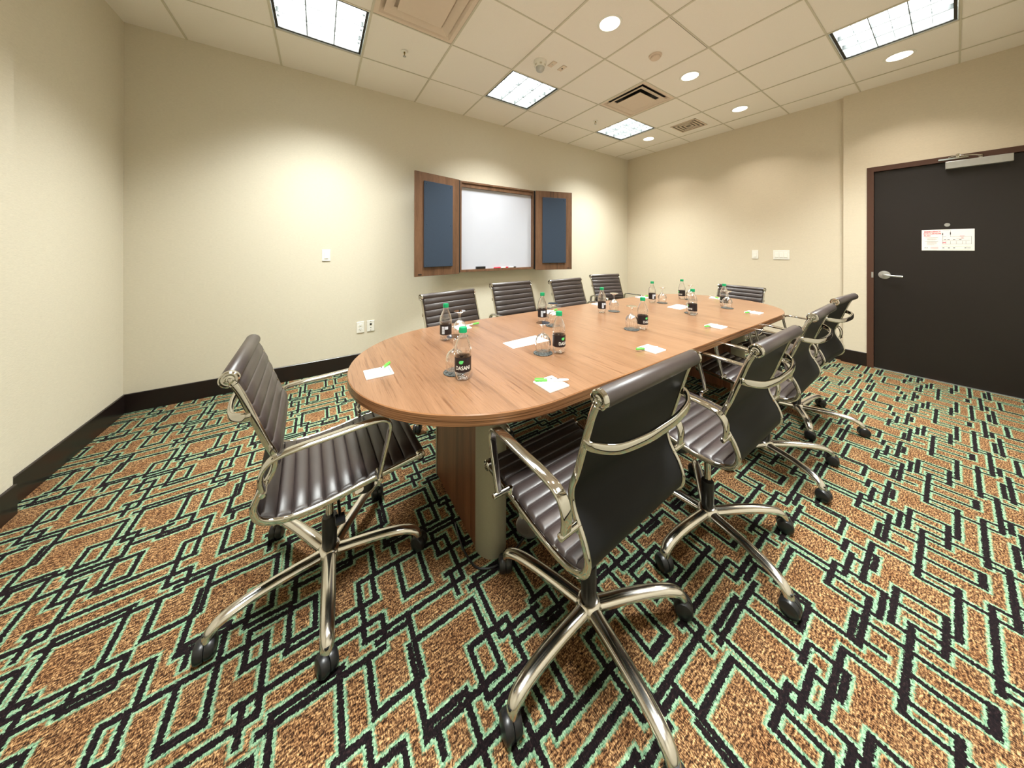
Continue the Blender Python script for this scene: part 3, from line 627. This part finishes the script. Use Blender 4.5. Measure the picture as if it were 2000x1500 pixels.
    for k in range(5):
        a = 2 * PI * k / 5
        leg = [(0.022, 0.074), (0.06, 0.078), (0.12, 0.086), (0.20, 0.093), (0.265, 0.093), (0.305, 0.085), (0.326, 0.070), (0.334, 0.052)]
        bm = bmesh.new(); sweep(bm, catmull([(r, 0, z) for r, z in leg], 5), rsec(0.044, 0.034, 4, 0.6), (0, 1, 0), lambda u: (1.12 - 0.30 * u, 0.95 - 0.10 * u))
        bm.transform(Matrix.Rotation(a, 4, 'Z')); lg = obj('base_leg', bm, ALU, t, 50)
        bm = bmesh.new(); sk = a + (0.6, -0.9, 1.3, 0.4, -0.5)[k]
        for s in (-1, 1):
            pf = [(0.0285, 0.001), (0.030, 0.005), (0.030, 0.016), (0.026, 0.023), (0.015, 0.027), (0.0, 0.028)]
            lathe(bm, [(r_, s * y) for r_, y in pf], 20, 0, 0, 0.0, 'Y')
        lathe(bm, [(0.008, 0.0), (0.008, 0.045)], 10)
        bm.transform(Matrix.Translation((0.336 * math.cos(a), 0.336 * math.sin(a), 0.0300)) @ Matrix.Rotation(sk, 4, 'Z')); obj('caster', bm, BLACKP, lg, 40)
    return t
proto = chair_proto()
UPPER = {'backrest', 'seat', 'side_rail', 'armrest', 'back_stretcher', 'seat_stretcher', 'tilt_mechanism'}
def rot_base(c, ang, dz, tl=0.0):
    for ch in c.children:
        nm = ch.name.split('.')[0]
        if nm in UPPER: ch.location = (-0.42 * math.sin(tl), 0, dz); ch.rotation_euler.y = tl
        elif nm in ('base_leg', 'base_hub'): ch.rotation_euler.z = ang
        if nm == 'lift_column':
            for g in ch.children: g.location.z = dz * 0.9
D = math.radians
GA, GB, GN = 'chairs at the table ends', 'chairs along the camera side of the table', 'chairs along the cabinet side of the table'
CH = [  # x, y, facing deg, base angle (local), dz, label, group
    (0.943, -2.200, 1.5, 50, 0.0, 'dark brown ribbed chair alone at the near rounded table end, seen from its side', GA),
    (1.655, -2.905, 91.5, 43 - 91.5, 0.020, 'chrome-armed chair closest to the camera, its black back filling the centre foreground', GB),
    (2.370, -2.962, 90, 34 - 90, 0.024, 'second chair from the camera on the door side, black back turned to us', GB),
    (3.175, -2.939, 91, 23 - 91, 0.030, 'third chair from the camera on the door side, behind the second', GB),
    (3.915, -2.918, 87, 60 - 87, 0.030, 'farthest chair on the door side, nearest the door', GB),
    (1.775, -1.640, -80, 13 + 80, 0.022, 'ribbed chair left of the bottles on the cabinet side, closest to the power outlet', GN),
    (2.440, -1.435, -88, 30 + 88, 0.032, 'ribbed chair below the whiteboard on the cabinet side', GN),
    (3.110, -1.470, -88, 0 + 88, 0.028, 'ribbed chair below the right cabinet door', GN),
    (4.030, -1.170, -102, 20, 0.010, 'ribbed chair pushed back in the far left corner by the wall corner', GN),
    (4.700, -2.190, 180, 20, -0.075, 'low ribbed chair at the far end of the table, facing the camera', GA)]
for i, (x, y, r, ba, dz, lab, g) in enumerate(CH):
    if i == 0: c = proto; c.location = (x, y, 0); c.rotation_euler.z = D(r); c['label'] = lab; c['group'] = g
    else: c = dup(proto, (x, y, 0), D(r), lab, g)
    c_ang = D(ba)
    chairs_done = c
    CH[i] = (c, c_ang, dz)
for i, (c, a_, dz) in enumerate(CH): rot_base(c, a_, dz, D(2.5) if i == 1 else 0.0)

# ------------------------------------------------------------------ things on the table
def bend(bm, r, z, a0=0.0):
    """wrap flat XY text round a cylinder, centred on angle a0"""
    for v in bm.verts:
        a = a0 + v.co.x / r; v.co = Vector((r * math.cos(a), r * math.sin(a), z + v.co.y))
def bottle_proto():
    t = thing('water_bottle', '', 'bottle')
    def petal(a, z): return 1.0 - 0.22 * max(0, 1 - z / 0.030) * (0.5 + 0.5 * math.cos(5 * a)) if z < 0.030 else 1.0
    pf = [(0.0, 0.007), (0.013, 0.002), (0.023, 0.0), (0.0295, 0.006), (0.0325, 0.018), (0.0335, 0.030), (0.0325, 0.034), (0.0325, 0.094), (0.0338, 0.098), (0.0322, 0.103), (0.0340, 0.108), (0.0338, 0.120), (0.0318, 0.133), (0.0280, 0.146), (0.0225, 0.159), (0.0170, 0.170), (0.0135, 0.178), (0.0130, 0.183), (0.0155, 0.185), (0.0155, 0.187), (0.0130, 0.188), (0.0130, 0.203)]
    bm = bmesh.new(); lathe(bm, pf, 40, mod=petal); obj('bottle_body', bm, PET, t, 60)
    bm = bmesh.new(); lathe(bm, [(0.0160, 0.188), (0.0160, 0.205), (0.0148, 0.2085), (0.0, 0.209)], 36, mod=lambda a, z: 1 + 0.02 * math.cos(18 * a)); obj('cap', bm, CAPG, t, 30)
    bm = bmesh.new()
    n = 40
    for zz in (0,):
        lo = [bm.verts.new((0.0332 * math.cos(2 * PI * k / n), 0.0332 * math.sin(2 * PI * k / n), 0.036)) for k in range(n)]
        hi = [bm.verts.new((0.0332 * math.cos(2 * PI * k / n), 0.0332 * math.sin(2 * PI * k / n), 0.093)) for k in range(n)]
        for k in range(n): bm.faces.new((lo[k], lo[(k + 1) % n], hi[(k + 1) % n], hi[k]))
    lb = obj('label', bm, LABEL, t, 60)
    bm = text_mesh('DASANI', 0.0185, 0.0002, 1.0)
    for v in bm.verts: v.co.x *= 0.95; v.co.y *= 1.15
    bend(bm, 0.0334, 0.053); obj('lettering', bm, WHITEP, lb)
    bm = bmesh.new(); vs_ = []
    for k in range(16):
        a = 2 * PI * k / 16; q = 1 if not (k in (1, 2)) else 1.35
        vs_.append(bm.verts.new((-0.008 + 0.0085 * q * math.cos(a), 0.0215 + 0.0068 * q * math.sin(a), 0)))
    bm.faces.new(vs_); bmesh.ops.triangulate(bm, faces=bm.faces); bend(bm, 0.0334, 0.055); obj('leaf_mark', bm, LEAFG, lb)
    bm = bmesh.new()
    for x0, x1, y0, y1 in ((-0.017, -0.001, -0.022, 0.020), (0.001, 0.019, 0.004, 0.020)):
        m = 6
        a = [bm.verts.new((x0 + (x1 - x0) * k / m, y0, 0)) for k in range(m + 1)]; b = [bm.verts.new((x0 + (x1 - x0) * k / m, y1, 0)) for k in range(m + 1)]
        for k in range(m): bm.faces.new((a[k], a[k + 1], b[k + 1], b[k]))
    bend(bm, 0.0334, 0.064, PI); obj('facts_panel', bm, LABELW, lb)
    bm = bmesh.new()
    for k in range(4):
        z0 = -0.016 + k * 0.009
        for a0 in (-0.015,):
            vv = [bm.verts.new(p) for p in ((a0, z0, 0), (a0 + 0.006, z0, 0), (a0 + 0.012, z0, 0), (a0 + 0.012, z0 + 0.001, 0), (a0 + 0.006, z0 + 0.001, 0), (a0, z0 + 0.001, 0))]
            bm.faces.new((vv[0], vv[1], vv[4], vv[5])); bm.faces.new((vv[1], vv[2], vv[3], vv[4]))
    bend(bm, 0.0336, 0.064, PI); obj('facts_print', bm, INK, lb)
    return t
def goblet_proto():
    t = thing('water_goblet', '', 'glass')
    # upside down goblet: rim at z=0
    o = [(0.0335, 0.0), (0.0375, 0.018), (0.0400, 0.040), (0.0395, 0.056), (0.0350, 0.072), (0.0260, 0.085), (0.0140, 0.093), (0.0070, 0.098), (0.0048, 0.108), (0.0048, 0.122), (0.0075, 0.132), (0.0160, 0.140), (0.0300, 0.1455), (0.0345, 0.1475), (0.0345, 0.1490), (0.0, 0.1485)]
    i = [(0.0, 0.0915), (0.0130, 0.0905), (0.0247, 0.0828), (0.0335, 0.0705), (0.0380, 0.055), (0.0385, 0.040), (0.0360, 0.018), (0.0322, 0.0)]
    bm = bmesh.new(); lathe(bm, i + o, 36); obj('goblet_body', bm, GLASS, t, 60); return t
BT = bottle_proto(); GB_ = goblet_proto()
CO = bmesh.new(); lathe(CO, [(0.046, 0), (0.048, 0.0015), (0.048, 0.003), (0.046, 0.0042), (0.043, 0.0042), (0.0425, 0.0036)], 40)
me_co = None
bottles = [((1.388, -2.472), 247, 'water bottle nearest the camera, its name facing us, dark label'), ((1.509, -1.940), 60, 'water bottle before the left-hand ribbed chair, pale facts panel facing us'),
           ((1.912, -2.462), 280, 'water bottle right of the first white sheet, green leaf at its label edge'), ((2.238, -1.912), 62, 'water bottle before the chair below the whiteboard'),
           ((2.659, -2.440), 272, 'water bottle in mid table on the camera side, green leaf on label'), ((2.832, -1.950), 72, 'water bottle in mid table before the chair under the right cabinet door'),
           ((3.359, -2.418), 150, 'water bottle behind the goblet beside the far white sheet, camera side'), ((3.603, -1.918), 66, 'water bottle near the far left corner chair'),
           ((4.052, -1.975), 160, 'water bottle farthest from the camera, beside the back row goblet'), ((3.964, -2.405), 140, 'water bottle in front of the chair at the far table end')]
goblets = [((1.385, -2.410), 'upside-down goblet hidden behind the nearest water bottle'), ((1.600, -1.925), 'upside-down goblet before the left-hand ribbed chair'),
           ((1.838, -2.425), 'upside-down goblet standing over the first white sheet'), ((2.225, -2.045), 'upside-down goblet behind the bottle with leaf at its edge'),
           ((2.592, -2.405), 'upside-down goblet left of the mid-table bottle on the camera side'), ((2.955, -1.975), 'upside-down goblet in mid table on the cabinet side'),
           ((3.378, -2.405), 'upside-down goblet at the edge of the far white sheet'), ((3.665, -1.985), 'upside-down goblet beside the bottle near the far left corner chair'),
           ((4.085, -2.030), 'upside-down goblet farthest from the camera'), ((3.920, -2.440), 'upside-down goblet before the bottle at the far table end')]
# keep every goblet clear of the bottles
adj = []
for (gx_, gy_), lab in goblets:
    for (bx, by), _, _ in bottles:
        d = Vector((gx_ - bx, gy_ - by)); need = 0.034 + 0.0405 + 0.002
        if d.length < need: d = d.normalized() * need; gx_, gy_ = bx + d.x, by + d.y
    adj.append(((gx_, gy_), lab))
for i, ((x, y), r, lab) in enumerate(bottles):
    if i == 0: BT.location = (x, y, TZ); BT.rotation_euler.z = D(r); BT['label'] = lab; BT['group'] = 'water bottles on the table'
    else: dup(BT, (x, y, TZ), D(r), lab, 'water bottles on the table')
obj_co = tag(obj('coaster', CO, COAST, None, 30), '', 'coaster', 'round coasters on the table')
clab = ['round dark coaster under the goblet behind the nearest bottle', 'round dark coaster under the goblet before the left-hand chair', 'round dark coaster below the goblet over the first white sheet', 'round dark coaster half hidden behind the leaf-edge bottle',
        'round dark coaster left of the mid-table bottle, camera side', 'round dark coaster in mid table on the cabinet side', 'round dark coaster at the edge of the far white sheet', 'round dark coaster near the far left corner chair', 'round dark coaster farthest from the camera', 'round dark coaster at the far table end, camera side']
for i, ((x, y), lab) in enumerate(adj):
    if i == 0: GB_.location = (x, y, TZ + 0.0042); GB_['label'] = lab; GB_['group'] = 'upturned goblets on coasters'; c = obj_co
    else: dup(GB_, (x, y, TZ + 0.0042), 0, lab, 'upturned goblets on coasters'); c = obj_co.copy(); C.objects.link(c)
    c.location = (x, y, TZ); c['label'] = clab[i]; c.rotation_euler.z = i

# loose sheets
def sheet(pts, label):
    bm = bmesh.new(); lo = [bm.verts.new((x, y, TZ + 0.0002)) for x, y in pts]; hi = [bm.verts.new((x, y, TZ + 0.0014)) for x, y in pts]
    bm.faces.new(lo[::-1]); bm.faces.new(hi)
    for k in range(4): bm.faces.new((lo[k], lo[(k + 1) % 4], hi[(k + 1) % 4], hi[k]))
    tag(obj('paper_sheet', bm, PAPER), label, 'paper', 'blank sheets along the middle of the table')
sheet([(1.749, -2.178), (1.749, -2.286), (1.995, -2.286), (1.985, -2.165)], 'blank white sheet in the near half of the table'); sheet([(3.500, -2.128), (3.492, -2.250), (3.713, -2.235), (3.716, -2.105)], 'blank white sheet in the far half of the table')

# note pads and pens
def pad_proto():
    t = thing('note_pad', '', 'notepad'); obj('pages', bbox(-0.052, 0.052, -0.048, 0.048, 0, 0.006, 0.0008, 1), PAPER, t)
    bm = bmesh.new(); box(bm, -0.046, -0.041, -0.040, 0.040, 0.006, 0.0064); obj('header_bar', bm, flat('grey_green_print', (112, 138, 130), 0.6), t)
    bm = bmesh.new(); box(bm, 0.034, 0.038, -0.026, -0.010, 0.006, 0.0064); box(bm, 0.040, 0.043, -0.022, -0.014, 0.006, 0.0064); obj('logo_mark', bm, flat('grey_print', (140, 160, 160), 0.6), t)
    return t
def pen_proto():
    t = thing('pen', '', 'pen')      # cap towards -X
    bm = bmesh.new(); lathe(bm, [(0.0028, -0.020), (0.0042, -0.016), (0.0045, 0.055), (0.0030, 0.066), (0.0, 0.067)], 12, axis='X'); obj('barrel', bm, WHITEP, t, 50)
    bm = bmesh.new(); lathe(bm, [(0.0, -0.068), (0.0042, -0.066), (0.0052, -0.058), (0.0052, -0.020), (0.0048, -0.018)], 12, axis='X'); box(bm, -0.066, -0.030, -0.0015, 0.0015, 0.004, 0.0072); obj('cap', bm, GREEN, t, 50)
    bm = bmesh.new(); box(bm, -0.006, 0.002, -0.0025, 0.0025, 0.0040, 0.0048); box(bm, 0.006, 0.030, -0.0012, 0.0012, 0.0042, 0.0048); obj('print', bm, INK, t); return t
PP = pad_proto(); QP = pen_proto()
pads = [((1.114, -2.225), 180, (0.012, 0.014, 229), 'white note pad before the chair at the near rounded end'), ((1.648, -2.715), 270, (0.012, 0.010, -33), 'white note pad nearest the camera on the door side'),
        ((2.340, -2.702), 270, (-0.03, 0.005, -18), 'white note pad before the second door-side chair'), ((3.122, -2.684), 270, (-0.04, 0.01, -10), 'white note pad before the third door-side chair'),
        ((3.862, -2.662), 270, (-0.04, 0.01, -10), 'white note pad before the chair nearest the door'), ((1.690, -1.745), 90, (0.06, 0.0, 185), 'white note pad before the left-hand cabinet-side chair'),
        ((2.475, -1.700), 90, (0.03, -0.01, 195), 'white note pad before the chair below the whiteboard'), ((3.080, -1.700), 90, (0.02, 0, 190), 'white note pad before the chair below the right cabinet door'),
        ((3.780, -1.690), 80, (0.03, 0, 175), 'white note pad before the far left corner chair'), ((4.395, -2.160), 0, (0.0, 0.02, 60), 'white note pad before the chair at the far table end')]
for i, ((x, y), r, (dx, dy, pa), lab) in enumerate(pads):
    plab = 'green-capped white pen lying across the ' + lab.replace('white note ', '')
    if i == 0:
        PP.location = (x, y, TZ); PP.rotation_euler.z = D(r); PP['label'] = lab; PP['group'] = 'note pads round the table'
        QP.location = (x + dx, y + dy, TZ + 0.0118); QP.rotation_euler.z = D(pa); QP['label'] = plab; QP['group'] = 'pens on the note pads'
    else:
        dup(PP, (x, y, TZ), D(r), lab, 'note pads round the table'); dup(QP, (x + dx, y + dy, TZ + 0.0118), D(pa), plab, 'pens on the note pads')
